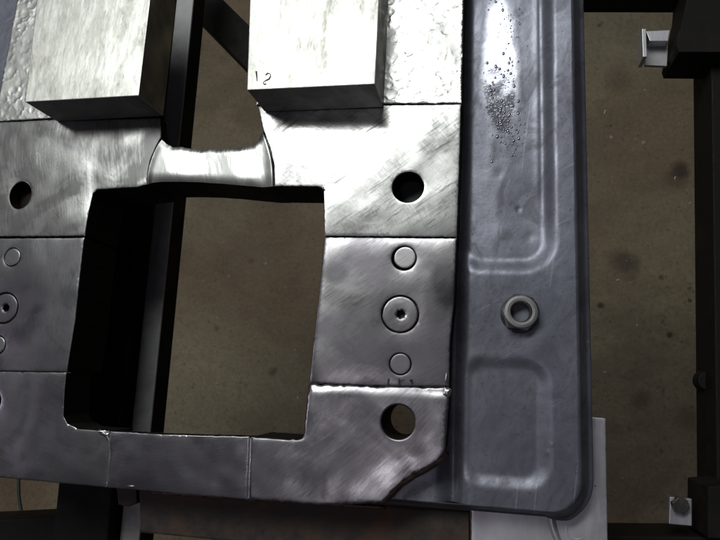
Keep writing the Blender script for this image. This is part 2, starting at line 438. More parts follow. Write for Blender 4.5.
MAT_UR = ground_steel('ground_upper_right', -.75, (.24, .24, .245), (.52, .52, .52), .22, .38, 1, .2, streak=.6, arc=(.02, .02), lin=.9, theta=.62)
MAT_MR = ground_steel('ground_middle_right', .35, (.20, .19, .21), (.50, .49, .51), .24, .40, 2, .6, streak=.3, lin=.50, theta=.5, lsc=85, spots=((444, 283, 13, 24, .7), (436, 300, 12, 30, .5), (336, 272, 13, 11, .5), (370, 330, 34, 38, .35), (425, 350, 18, 26, .3)))
MAT_LR = ground_steel('ground_lower_right', .55, (.19, .18, .20), (.50, .49, .52), .25, .42, 3, .5, streak=.35, lin=.50, theta=.9, lsc=85, spots=((350, 420, 26, 28, .4), (300, 470, 34, 12, .4)))
MAT_B = ground_steel('ground_bottom_bar', .2, (.12, .115, .13), (.34, .33, .36), .26, .40, 4, .4, streak=.3, lin=.45, theta=.25, lsc=90)  # light falloff put into the colours of the bottom and left plates
MAT_LL = ground_steel('ground_lower_left', .1, (.12, .12, .125), (.30, .30, .31), .28, .42, 5, .4, streak=.3, lin=.45, theta=1.2, lsc=90)
MAT_ML = ground_steel('ground_middle_left', 1.5, (.09, .09, .095), (.26, .26, .27), .28, .44, 6, .5, streak=.3, lin=.4, theta=1.5, lsc=90, spots=((25, 300, 28, 45, .55),))
MAT_UL = ground_steel('ground_upper_left', -.9, (.14, .14, .14), (.40, .40, .40), .26, .42, 7, .3, streak=.6, lin=.45, theta=-1.1)
MAT_BR = ground_steel('ground_bridge', 1.35, (.22, .22, .22), (.62, .62, .62), .22, .36, 8, .15, streak=.6, lin=.3, theta=1.5)

# upper right
seg([(258, 106), (461, 104.0), (460, 150), (457, 237.0), (324.5, 235.9), (323.5, 189), (318, 186.5), (274.5, 186), (274, 165), (270, 147), (263, 129)],
    [(408, 187, .0107)], MAT_UR, seed=1, roll=.0002, label='bright upper right plate with swirling grinder marks')
# middle right
def lip(V):
    a = P(323, 237); b = P(303, 438); t = (V[:, 1] - a.y) / (b.y - a.y); xe = a.x + (b.x - a.x) * t
    m_ = sm01((V[:, 1] - b.y + .002) / .004)
    return -.00075 * np.exp(-np.maximum(V[:, 0] - xe, 0) / .0019) * m_
def mr_extra(V, d):
    yt = P(390, 237.4).y; return -.0010 * np.exp(-np.maximum(yt - V[:, 1], 0) / .009) - .0004 * np.exp(-np.maximum(V[:, 1] - P(390, 386).y, 0) / .006) + lip(V)
h_plug = (404, 258, .0083); h_scr = (400, 314, .0124); h_pl2 = (400, 364, .0071)
seg([(324, 236.8), (456.5, 237.9), (454, 300), (450, 342), (449, 386.5), (380, 386), (308.5, 383), (312, 350), (318, 300), (322, 262)],
    [h_plug, h_scr, h_pl2], MAT_MR, seed=2, tilt=(0, .012), roll=.0004, wav=.04, amp=.0004, extra=mr_extra, label='middle right plate with two plugs and a socket screw')
def lr_extra(V, d):
    # weld bead ground over along the upper seam
    ys = np.array([P(380, 388.5)[1]]); dy = ys[0] - V[:, 1]
    return lip(V) - .0009 * np.clip(1 - dy / .006, 0, 1) ** 2
seg([(308, 383.9), (380, 386.9), (449, 387.3), (447, 425), (445, 452), (438, 461), (427, 468), (414, 474), (401, 483), (392, 492), (382, 503), (320, 505), (248.5, 499.5), (250.5, 437), (296, 439.5), (302, 438), (304, 432), (306, 408)],
    [(398, 422, .0107)], MAT_LR, seed=3, amp=.00045, wav=.03, jit=.00025, edge=.0007, redge=.0012, extra=lr_extra, label='lower right plate with a ragged cut-off corner')
seg([(110, 431.5), (160, 434.5), (249.5, 437), (247.5, 499.5), (180, 494), (107.5, 487.5)], [], MAT_B, thick=.012, seed=4, amp=.0006, wav=.028, edge=.00015, redge=.0004, label='dimmed bottom bar of the frame')
seg([(-60, 370.8), (66, 372.8), (63.5, 400), (63, 416), (67, 424), (78, 429), (95, 430.5), (109, 431.2), (106.5, 487.4), (-60, 472)],
    [(-9, 401, .0085)], MAT_LL, thick=.03, seed=5, amp=.0005, wav=.03, edge=.00018, redge=.0004, label='dimmed lower left plate with a ground inner corner')
seg([(-60, 238.5), (84, 237.5), (80, 272), (75, 320), (70, 350), (66.5, 372), (-60, 370)],
    [(12, 257, .0072), (4, 308, .0118), (-3, 345, .0070)], MAT_ML, seed=6, label='dimmed middle left plate with plugs and a socket screw')
seg([(-60, 124), (0, 122), (60, 119), (160, 118), (161, 137), (156, 146), (150, 160), (147.5, 172), (146.5, 184), (138, 187), (120, 188), (97, 189.5), (93, 193), (89, 210), (84.5, 236), (-60, 236.8)],
    [(20, 195, .0095, 1.15)], MAT_UL, thick=.010, seed=7, label='satin upper left plate with an open bolt hole')
prism('opening_wall', PX([(97.5, 190.6), (120, 189), (147, 186), (147, 178), (88, 181), (80, 205), (74, 236), (84.8, 236), (89.4, 211), (93.6, 193.6)]), -T, -.0095, [M_SIDE], frame, bevel=0)
# dished bridge between the uprights
def bridge():
    top = [(160.5, 138.5), (165, 143), (172, 146.5), (180, 146), (190, 148), (200, 149.5), (208, 148), (216, 149), (226, 147.5), (236, 147.5), (246, 145.5), (252, 145), (258, 139), (262.5, 130.5)]
    bot = [(147, 184.5), (152, 182), (160, 181), (170, 180.8), (180, 180.8), (190, 181), (200, 181.2), (210, 182), (220, 182.5), (230, 183.5), (240, 184.5), (252, 185.5), (262, 186.5), (274, 186.3)]
    tw = [np.array(P(*p)) for p in top]; bw = [np.array(P(*p)) for p in bot]
    NU, NV = 120, 34
    def at(L, t):
        f = t * (len(L) - 1); i = min(int(f), len(L) - 2); return L[i] * (1 - (f - i)) + L[i + 1] * (f - i)
    vs = []; fs = []; mi = []; sm = []
    for i in range(NU + 1):
        u = i / NU; a = at(tw, u); b = at(bw, u)
        a = a + np.array((0, random.gauss(0, .00012), 0))
        for j in range(NV + 1):
            v = j / NV; p = a * (1 - v) + b * v
            bow = (v * (1 - v) * 4) * .0028 * (1 if u > .5 else -1) * abs(2 * u - 1) ** 3 * 1.0   # curved seams left and right
            x = p[0] + bow
            rim = min(u, 1 - u) * .085
            z = -.0014 * math.sin(math.pi * u) ** .7 + .0016 * math.exp(-(rim / .004) ** 2) * (.2 + v * .5)
            z -= .0011 * max(0, (v - .70) / .30) ** 2 + .0008 * max(0, (.16 - v) / .16) ** 2
            z += .00035 * noise.noise(Vector((x * 40, p[1] * 40, 4)))
            if i in (0, NU): z -= .0012
            vs.append((x, p[1], z))
    W_ = NV + 1
    for i in range(NU):
        for j in range(NV):
            fs.append((i * W_ + j, i * W_ + j + 1, (i + 1) * W_ + j + 1, (i + 1) * W_ + j)); mi.append(0); sm.append(True)
    ring = [i * W_ for i in range(NU + 1)] + [NU * W_ + j for j in range(1, W_)] + [i * W_ + NV for i in range(NU - 1, -1, -1)] + [j for j in range(NV - 1, 0, -1)]
    base = len(vs)
    vs += [vs[i] for i in ring] + [(vs[i][0], vs[i][1], -T) for i in ring]
    n = len(ring)
    for i in range(n):
        j = (i + 1) % n; fs.append((base + i, base + j, base + n + j, base + n + i)); mi.append(1); sm.append(False)
    fs.append([base + n + i for i in range(n)][::-1]); mi.append(1); sm.append(False)
    mesh_obj('bridge_plate', vs, fs, [MAT_BR, M_SIDE], frame, mi, sm, 'bright dished bridge between the two uprights')
bridge()
for (hx_, hy_, hr_) in ((408, 187, .0106), (20, 195, .0094)):
    c = P(hx_, hy_); prism('hole_floor', circle((c.x, c.y), hr_ * (1 if hx_ > 100 else 1.5), 32), -.026, -.0115 if hx_ < 100 else -.021, [M_SIDE if hx_ < 100 else M_GREYDARK], frame, bevel=0)
# hammered strips under the blocks
def scoops(px0, px1, py0, py1, r0, r1, n, seed):
    rs = random.Random(seed); cs = []
    for _ in range(n):
        p = P(rs.uniform(px0, px1), rs.uniform(py0, py1)); cs.append((p.x, p.y, rs.uniform(r0, r1), rs.uniform(.5, 1)))
    def f(V, d):
        z = np.zeros(len(V))
        for (x, y, r, s) in cs:
            q = np.hypot(V[:, 0] - x, V[:, 1] - y)
            bowl = -.00022 * s * (1 - (q / r) ** 2)
            m = q < r
            z[m] = np.where(bowl[m] < z[m], bowl[m], z[m])
            lip = (q >= r) & (q < r * 1.22) & (V[:, 1] < y)
            z[lip] += .00028 * s * (1 - (q[lip] / r - 1) / .22)
        return z
    return f
MAT_SR = ground_steel('hammered_right', 0, (.40, .40, .40), (.70, .70, .69), .30, .44, 9, .15, 2)
MAT_SL = ground_steel('hammered_left', 0, (.30, .30, .30), (.52, .52, .51), .34, .5, 10, .2, 2)
plate('plate_segment', PX([(254, -90), (467, -90), (463.5, 0), (461.5, 103), (256, 104.5)]), [], 0, T, [MAT_SR, M_SIDE], frame, step=.0009,
      amp=.0001, seed=9, extra=scoops(384, 466, -20, 104, .0022, .0042, 210, 4), label='hammered strip with small crescent dents right of the blocks')
plate('plate_segment', PX([(30, -90), (17, 0), (0, 90), (-5, 121.5), (60, 117.5), (140, 116.5), (150, -90)]), [], 0, .008, [MAT_SL, M_SIDE], frame, step=.0011,
      amp=.0001, seed=10, extra=scoops(-5, 45, -20, 121, .0024, .0045, 130, 5), label='hammered strip left of the left block')
# plugs and socket screws
M_PLUG = ground_steel('plug_face', .3, (.26, .25, .265), (.46, .45, .47), .3, .42, 12, .1)
M_PLUG2 = ground_steel('plug_face_dull', .3, (.12, .12, .13), (.26, .26, .27), .32, .46, 13, .3)
def plug(px, py, r, mat, off=(0, 0), dz=0):
    c = P(px, py); c = (c.x + off[0], c.y + off[1])
    plate('plug', circle(c, r, 36), [], dz, .01, [mat, M_SIDE], frame, step=.0012, amp=.00008, jit=0, edge=.0003, redge=.0008, seed=int(px))
plug(404, 258, .0073, M_PLUG, (.0006, .0004), -.0001)
plug(400, 364, .0067, MAT_MR, (.0002, 0), -.0001)
plug(12, 257, .0068, M_PLUG2, (0, 0), -.0001); plug(-3, 345, .0065, M_PLUG2, (0, 0), -.0001)
def socket_screw(px, py, r, hx, mat, lab):
    c = P(px, py); e = bpy.data.objects.new('socket_screw', None)
    hexo = circle((c.x + hx[0], c.y + hx[1]), .0030, 6, .3)
    def cone(V, d):
        q = np.hypot(V[:, 0] - c.x, V[:, 1] - c.y)
        return -.0007 * np.clip((q / r - .62) / .38, 0, 1) * .3
    s = plate('socket_screw', circle(c, r, 48), [hexo], -.0001, .006, [mat, M_DEEP], frame, step=.0011, amp=.00012, wav=.02, jit=0.00004, edge=.0004, redge=.0008, seed=int(px) + 5, extra=cone, label=lab)
    bm = bmesh.new(); vs = [bm.verts.new((x, y, -.0052)) for x, y in circle((c.x + hx[0], c.y + hx[1]), .0032, 6, .3)]; bm.faces.new(vs)
    o = from_bm('hex_recess', bm, [M_DEEP], None, loc=tuple(frame.location)); o.parent = s; o.location = (0, 0, 0)
socket_screw(400, 314, .0117, (.0006, -.0001), MAT_MR, 'countersunk hex socket screw in the middle right plate')
socket_screw(4, 308, .0111, (.0013, .0002), MAT_ML, 'countersunk hex socket screw in the middle left plate')
# rusty weld ridge along the lower outer edge
mesh_obj('weld_bead', weld_data[0], weld_data[1], M_RUSTBRIGHT, frame, smooth=True, label='thin rusty weld along the lower edge')
# small bright weld spots at the bottom left seam and edge nicks
def blob(name, px, py, rx, ry, h, mat, parent, z=0):
    c = P(px, py, z); vs = []; fs = []; n = 14; rnd = random.Random(int(px * 7 + py))
    k = [1 + rnd.uniform(-.25, .25) for _ in range(n)]
    for q, s in enumerate((1, .7, .35)):
        for i in range(n):
            w = 2 * math.pi * i / n
            vs.append((c.x + rx * s * k[i] * math.cos(w), c.y + ry * s * k[i] * math.sin(w), z - .0004 + h * (1 - s * s)))
    vs.append((c.x, c.y, z - .0004 + h))
    for q in range(2):
        for i in range(n):
            j = (i + 1) % n; fs.append((q * n + i, q * n + j, (q + 1) * n + j, (q + 1) * n + i))
    for i in range(n): fs.append((2 * n + i, 2 * n + (i + 1) % n, 3 * n))
    return mesh_obj(name, vs, fs, mat, parent, smooth=True)
blob('weld_spot', 101, 431.5, .0038, .0015, .0011, M_EDGE, frame)
blob('weld_spot', 107, 434.5, .0022, .0017, .0011, M_EDGE, frame)
blob('weld_spot', 107, 483, .0009, .0010, .0012, M_EDGE, frame)
blob('weld_spot', 131, 486, .0030, .0007, .0009, M_EDGE, frame)
blob('weld_spot', 447, 392, .0026, .0032, .0012, M_EDGE, frame)
blob('weld_spot', 446, 379, .0010, .0030, .0010, M_EDGE, frame)
def seam(pts, w, h, mat, lab=None):
    q = [P(x, y) for x, y in pts]; vs = []; fs = []; m = 7; rnd = random.Random(int(pts[0][0]))
    fine = []
    for a_, b_ in zip(q[:-1], q[1:]):
        n_ = max(2, int((b_ - a_).length / .001)); fine += [a_ + (b_ - a_) * i / n_ for i in range(n_)]
    fine.append(q[-1])
    for i, p in enumerate(fine):
        t = (fine[min(i + 1, len(fine) - 1)] - fine[max(i - 1, 0)]).normalized(); n_ = Vector((-t.y, t.x, 0)); ww = w * (1 + .25 * noise.noise(Vector((i * .2, pts[0][0], 0))))
        for k in range(m):
            u = -1 + 2 * k / (m - 1); vs.append(p + n_ * ww * u + Vector((0, 0, h * (1 - u * u) - .0005 * u ** 4 - .0001)))
    for i in range(len(fine) - 1):
        for k in range(m - 1): fs.append((i * m + k, i * m + k + 1, (i + 1) * m + k + 1, (i + 1) * m + k))
    return mesh_obj('weld_seam', vs, fs, mat, frame, smooth=True, label=lab)
seam([(101, 432.5), (106, 435), (109, 441), (110, 455), (108.5, 470), (107, 486)], .0016, .00045, MAT_UL)
seam([(250, 438), (249.5, 455), (248.5, 475), (247.8, 498.5)], .0022, .0002, MAT_B)
inn = [(446, 452), (438, 461), (427, 468), (414, 474), (401, 483), (392, 492), (383, 502)]
out = [(448, 456), (440, 464.5), (429, 471.5), (416, 478.5), (403.5, 486.5), (394.5, 496), (384.5, 505)]
vs = []; fs = []
for t in np.linspace(0, 6, 61):
    i = min(int(t), 5); f_ = t - i; a_ = P(*[inn[i][k] * (1 - f_) + inn[i + 1][k] * f_ for k in (0, 1)]); b_ = P(*[out[i][k] * (1 - f_) + out[i + 1][k] * f_ for k in (0, 1)], -.006)
    a_.z = -.0008
    for k in range(6):
        u = k / 5; p = a_.lerp(b_, u); j_ = .0006 * noise.noise(p * 400); vs.append((p.x + j_, p.y + j_, p.z + j_ + .001 * math.sin(u * 3.1)))
    vs.append((b_.x, b_.y, -.03))
for i in range(60):
    for k in range(6): fs.append((i * 7 + k, i * 7 + k + 1, (i + 1) * 7 + k + 1, (i + 1) * 7 + k))
mesh_obj('burnt_edge', vs, fs, M_RUSTBRIGHT, frame, smooth=True, label='brown torch-cut bevel at the cut-off corner')
# stamped marks above the lower seam, and pen marks on the block
M_INK = N('black_marker'); M_INK.set(Base_Color=(.02, .018, .02, 1), Roughness=.6); M_INK = M_INK.m
def strokes(name, lines, z, w, parent, label=None):
    vs = []; fs = []
    for ln in lines:
        q = [P(x, y, z) for x, y in ln]; b = len(vs)
        for i, p in enumerate(q):
            t = (q[min(i + 1, len(q) - 1)] - q[max(i - 1, 0)]); t.z = 0; t.normalize(); n_ = Vector((-t.y, t.x, 0)) * w * (.7 + .3 * math.sin(i * 1.7 + 1))
            vs += [p + n_, p - n_]
        for i in range(len(q) - 1): fs.append((b + 2 * i, b + 2 * i + 1, b + 2 * i + 3, b + 2 * i + 2))
    return mesh_obj(name, vs, fs, M_INK, parent, label=label)
strokes('marking', [[(388.5, 379), (388, 382), (387.5, 386)], [(399, 378.5), (399, 386)], [(399.5, 381.5), (402, 381), (404.5, 379.5)], [(411, 380), (411.5, 383), (412, 385)], [(409.5, 380.5), (412.5, 380.5)]],
        .0007, .00055, frame, 'dark stamped strokes above the lower right seam')

# ================================================================== BRIGHT BLOCKS
def block_mat(name, seed, c0, c1, dirt):
    k = N(name)
    st = k.map((1, .16, 1), .05, (seed, 0, 0))
    a = k.noise(330, st, 5, .75); b = k.noise(60, k.map((1, .42, 1), 0, (seed, 2, 0)), 6, .72, .2)
    fine = k.noise(500, None, 3, .6)
    col = k.mix(k.rng(a, .35, .65), (*c0, 1), (*c1, 1))
    col = k.mix(k.math('MULTIPLY', k.math('MULTIPLY', k.rng(b, .50, .62), k.rng(a, .42, .58)), dirt), col, (.20, .195, .17, 1))
    k.set(Base_Color=col, Metallic=.9, Roughness=k.rng(b, .35, .65, .36, .48), Normal=k.bump(b, .0010, .15, k.bump(fine, .00006, .4, k.bump(a, .0001, .3))))
    return k.m
HB = .035
def block(tops, mat, label):
    q = [P(x, y, HB) for x, y in tops]
    c = centroid(q); root = empty('steel_block', (c.x, c.y, .0008), label, 'steel block', 'bright steel blocks lying on the frame')
    prism('block', [(p.x, p.y) for p in q], .0006, HB, [mat, M_BSIDE], root, bevel=.0005, side=1)
    return root
M_BSIDE = ground_steel('block_side', 0, (.26, .26, .24), (.42, .42, .39), .42, .6, 15, .2, streak=.3)
block([(25, 102), (138.5, 95.5), (150, 0), (157, -70), (47, -68), (37, 0)], block_mat('machined_left', 1, (.40, .40, .38), (.68, .68, .66), .75),
      'bright machined steel block at top left with vertical streaks and stains')
b2 = block([(247, 90), (375, 84), (379, 0), (382, -70), (251, -72), (250, 0)], block_mat('machined_right', 5, (.34, .34, .33), (.62, .62, .605), .8),
           'brightest steel block with the handwritten 12 on its lower left corner')
strokes('marking', [[(256.2, 71), (256.6, 75), (257, 81)], [(265.5, 75), (267.5, 73.2), (270, 73.6), (270.6, 76), (269, 79), (265.5, 80.5), (263, 82.5), (263.8, 84), (266, 84)]],
        HB + .0002, .00062, b2, 'handwritten 12')

# ================================================================== PRESSED BLUE PANEL
ZP = -.022
def panel_mat():
    k = N('blue_grey_pressed_steel')
    o = k.co.outputs['Object']
    a = k.noise(26, None, 5, .6, .4); b = k.noise(240, None, 4, .6); c = k.noise(8, k.map((1, .35, 1)), 4, .6)
    col = k.mix(k.rng(a, .3, .7), (.112, .118, .155, 1), (.21, .217, .272, 1))
    col = k.mix(k.math('MULTIPLY', k.rng(c, .45, .7), .5), col, (.14, .135, .16, 1))
    sm = k.noise(55, k.map((1, .5, 1), .4), 5, .7, 1.0)
    col = k.mix(k.math('MULTIPLY', k.rng(sm, .52, .66), .5), col, (.055, .05, .065, 1))
    scr = k.noise(300, k.map((1, .03, 1), .12), 2, .5); scr2 = k.noise(260, k.map((.05, 1, 1), -.5), 2, .5)
    scm = k.math('MULTIPLY', k.math('MAXIMUM', k.rng(scr, .70, .74), k.rng(scr2, .71, .75)), .35)
    col = k.mix(scm, col, (.36, .36, .42, 1))
    sp_ = k.noise(330, None, 3, .6); col = k.mix(k.math('MULTIPLY', k.rng(sp_, .62, .70), .5), col, (.06, .055, .07, 1))
    # oily wet patch in the long trough
    cw = P(501, 58, ZP); vm = k.n('ShaderNodeVectorMath', {0: o, 1: (cw.x, cw.y, ZP)}, operation='SUBTRACT').outputs[0]
    vm = k.n('ShaderNodeVectorMath', {0: vm, 1: (1, .23, 0)}, operation='MULTIPLY').outputs[0]
    ln = k.n('ShaderNodeVectorMath', {0: vm}, operation='LENGTH').outputs['Value']
    wet = k.rng(k.math('ADD', ln, k.math('MULTIPLY', k.math('SUBTRACT', a, .5), .012)), .015, .010)
    k.set(Base_Color=col, Metallic=.55, Roughness=k.rng(wet, 0, 1, k.rng(sm, .4, .65, .36, .52), .11), Coat_Weight=k.math('ADD', k.math('MULTIPLY', wet, .8), .15), Coat_Roughness=k.rng(wet, 0, 1, .32, .09))
    dry = k.rng(wet, 0, 1, 1, .12); nb = k.bump(b, .00018, k.math('MULTIPLY', dry, .5)); nb = k.bump(a, .0010, k.math('MULTIPLY', dry, .15), nb)
    k.set(Normal=nb)
    dr = k.n('ShaderNodeTexVoronoi', {'Vector': k.map((1, .8, 1)), 'Scale': 520., 'Randomness': 1.}).outputs['Distance']
    k.l(k.bump(k.math('MULTIPLY', k.rng(dr, .5, .1), wet), .0003, .12), k.b.inputs['Coat Normal'])
    return k.m
M_PANEL = panel_mat()
def sd_rrect(x, y, x0, x1, y0, y1, r):
    cx, cy = (x0 + x1) / 2, (y0 + y1) / 2
    qx = np.abs(x - cx) - (x1 - x0) / 2 + r; qy = np.abs(y - cy) - (y1 - y0) / 2 + r
    return np.hypot(np.maximum(qx, 0), np.maximum(qy, 0)) + np.minimum(np.maximum(qx, qy), 0) - r
def sstep(t): t = np.clip(t, 0, 1); return t * t * (3 - 2 * t)
def panel(XL, XR, YB, YT, mirror, root, plate_edge):
    """world extents of the flat; the outer long edge is at XR (mirrored for the left one)"""
    s = -1 if mirror else 1
    def X(px, py): return s * 0 + P(px, py, ZP).x
    r = .019; st = .0009
    nx = int((XR - XL) / st); ny = int((YT - YB) / (st * 1.4))
    gx = np.linspace(XL, XR, nx + 1); gy = np.linspace(YB, YT, ny + 1)
    x, y = np.meshgrid(gx, gy)
    # rounded lower outer corner
    cx, cy = XR - r, YB + r
    dx, dy = x - cx, y - cy; q = np.hypot(dx, dy); m = (dx > 0) & (dy < 0) & (q > r)
    f = np.where(m, r / np.maximum(q, 1e-9), 1); x = np.where(m, cx + dx * f, x); y = np.where(m, cy + dy * f, y)
    z = np.zeros_like(x)
    tx0, tx1 = P(459, 120, ZP).x, P(549, 120, ZP).x
    yb1 = P(520, 266, ZP).y
    d = sd_rrect(x, y, tx0, tx1, yb1, 2.0, .018)
    z -= (.0036 + .0022 * sstep((y - yb1) / .05)) * sstep(.5 - d / (.0110 + .002 * sstep((yb1 + .045 - y) / .045)))
    px0, px1 = P(463, 420, ZP).x, P(545, 420, ZP).x; py0, py1 = P(510, 483, ZP).y, P(510, 363, ZP).y
    d2 = sd_rrect(x, y, px0, px1, py0, py1, .013)
    z -= .0028 * sstep(.5 - d2 / .0110)
    for (ax_, ay_, rr_, h_) in ((519, 207, .0016, -.0006), (500, 170, .004, -.0003), (505, 230, .005, .0003), (530, 235, .0035, -.0003), (552, 445, .0010, .0004), (548, 453, .0009, .0004), (500, 425, .007, -.0004)):
        c_ = P(ax_, ay_, ZP); z += h_ * np.exp(-((x - c_.x) ** 2 + (y - c_.y) ** 2) / rr_ ** 2)
    # shallow inner crease of the trough
    xc = P(538, 120, ZP).x; z += .00035 * np.exp(-((x - xc) / .0022) ** 2) * sstep((y - yb1 - .02) / .05)
    # soft swelling where the faces were drawn, and a valley by the plate edge
    z -= .007 * np.exp(-((x - P(456, 250, ZP).x) / .0055) ** 2)
    for i in range(z.shape[0]):
        for j in range(0, z.shape[1]):
            z[i, j] += .0006 * noise.noise(Vector((x[i, j] * 28, y[i, j] * 14, 2))) + .00005 * noise.noise(Vector((x[i, j] * 150, y[i, j] * 110, 5)))
    vs = []; fs = []
    Wn = nx + 1
    V = np.c_[x.ravel(), y.ravel(), (z + ZP).ravel()]
    keepv = np.ones(len(V), bool)
    for po in plate_edge: keepv &= ~inside(V[:, :2], po)
    for i in range(ny):
        for j in range(nx):
            a, b, c_, d_ = i * Wn + j, i * Wn + j + 1, (i + 1) * Wn + j + 1, (i + 1) * Wn + j
            if m[i, j] and m[i, j + 1] and m[i + 1, j + 1] and m[i + 1, j]: continue
            if keepv[a] or keepv[b] or keepv[c_] or keepv[d_]: fs.append((a, b, c_, d_))
    vs = [tuple(v) for v in V]
    # rolled outer edge, swept round the outline
    path = []
    for t in np.linspace(0, 1, 60): path.append((XR, YT + (YB + r - YT) * t, 1, 0))
    for t in np.linspace(0, 1, 20)[1:]:
        a = t * math.pi / 2; path.append((XR - r + r * math.cos(a), YB + r - r * math.sin(a), math.cos(a), -math.sin(a)))
    for t in np.linspace(0, 1, 50)[1:]: path.append((XR - r + (XL - XR + r) * t, YB, 0, -1))
    prof = []
    for t in np.linspace(0, 1, 8):
        a = t * math.radians(60); prof.append((-.0004 + .0030 * math.sin(a), -.0030 * (1 - math.cos(a)) - .00002))
    for t in (.2, .5, .8, 1): prof.append((.0022 + .0052 * t, -.0015 - .009 * t ** .9))
    prof += [(.0084, -.0115), (.0096, -.0118), (.0106, -.0126), (.0112, -.016), (.0116, -.024), (.0102, -.024), (.0085, -.012)]
    base = len(vs); n = len(prof)
    for (X_, Y_, ax, ay) in path:
        for k_, (o_, dz) in enumerate(prof): 
            sc = 1.0 if ax > .5 else 1 - .45 * (1 - max(ax, 0) * 2 if ax < .5 else 0)
            vs.append((X_ + ax * o_ * sc, Y_ + ay * o_ * sc, ZP + dz))
    for i in range(len(path) - 1):
        for k_ in range(n - 1): fs.append((base + i * n + k_, base + (i + 1) * n + k_, base + (i + 1) * n + k_ + 1, base + i * n + k_ + 1))
    used = sorted({i for f in fs for i in f}); re = {o: i for i, o in enumerate(used)}
    vs = [vs[i] for i in used]; fs = [tuple(re[i] for i in f) for f in fs]
    if mirror:
        xm = mirror; vs = [(2 * xm - v[0], v[1], v[2]) for v in vs]; fs = [f[::-1] for f in fs]
    bm = bmesh.new(); bv = [bm.verts.new(v) for v in vs]
    for f in fs:
        try: bm.faces.new([bv[i] for i in f])
        except ValueError: pass
    bmesh.ops.dissolve_degenerate(bm, edges=bm.edges, dist=1e-6)
    bm.normal_update(); bm.verts.index_update()
    v = [q.co.copy() for q in bm.verts]; f = [[w.index for w in g.verts] for g in bm.faces]; bm.free()
    return mesh_obj('sheet', v, f, M_PANEL, root, smooth=True, loc=(0, 0, 0) if not mirror else None)
pe = [PX([(200, -200), (456, -200), (455, 0), (453, 150), (449, 240), (442, 386), (438, 445), (425, 458), (408, 466), (395, 475), (380, 490), (300, 495), (200, 495)])]
XR = P(575, 250, ZP).x; YB = P(520, 509, ZP).y; XL = P(383, 500, ZP).x; YT = P(500, -60, ZP).y
proot = empty('pressed_panel', P(520, 270, ZP), 'blue grey pressed steel panel with a long trough and a square pocket', 'panel')
panel(XL, XR, YB, YT, False, proot, pe)
xm = (P(456, 200).x + P(-23, 200).x) / 2
proot2 = empty('pressed_panel', P(-30, 100, ZP), 'sliver of glossy panel at the far top left corner beside the hammered strip', 'panel')
panel(P(446, 300, ZP).x, XR, YB, YT, xm, proot2, [])

# droplets and blisters in the wet patch
M_DROP = N('oil_drop'); M_DROP.set(Base_Color=(.16, .165, .21, 1), Metallic=.55, Roughness=.10, Coat_Weight=1.0, Coat_Roughness=.03); M_DROP = M_DROP.m
vs = []; fs = []; rnd = random.Random(21)
def zsheet(px, py):
    c = P(px, py, ZP - .0058); return c.z + .0006 * noise.noise(Vector((c.x * 28, c.y * 14, 2))) + .0001
for i in range(560):
    t = rnd.random()
    py = rnd.gauss(118, 22) if t < .6 else rnd.uniform(-5, 165)
    px = 498 + 12 * math.sin(py * .05) * .4 + rnd.gauss(4 + py * .03, 9)
    if px < 482 or px > 530 or py < -10 or py > 170: continue
    c = P(px, py, zsheet(px, py)); r = rnd.choice((.0002, .0003, .0003, .0004, .0005, .0006, .0009)) * rnd.uniform(.8, 1.3); e = rnd.uniform(.8, 1.6); b = len(vs)
    n = 10
    for s_, hh in ((1, 0), (.85, .22), (.5, .40)):
        for k_ in range(n):
            w = 2 * math.pi * k_ / n; vs.append((c.x + r * s_ * math.cos(w), c.y + r * e * s_ * math.sin(w), c.z - .0002 + hh * r))
    vs.append((c.x, c.y, c.z - .0002 + .45 * r))
    for q in range(2):
        for k_ in range(n):
            j = (k_ + 1) % n; fs.append((b + q * n + k_, b + q * n + j, b + (q + 1) * n + j, b + (q + 1) * n + k_))
    for k_ in range(n): fs.append((b + 2 * n + k_, b + 2 * n + (k_ + 1) % n, b + 3 * n))
o = mesh_obj('oil_droplets', vs, fs, M_DROP, proot, smooth=True); o['kind'] = 'stuff'

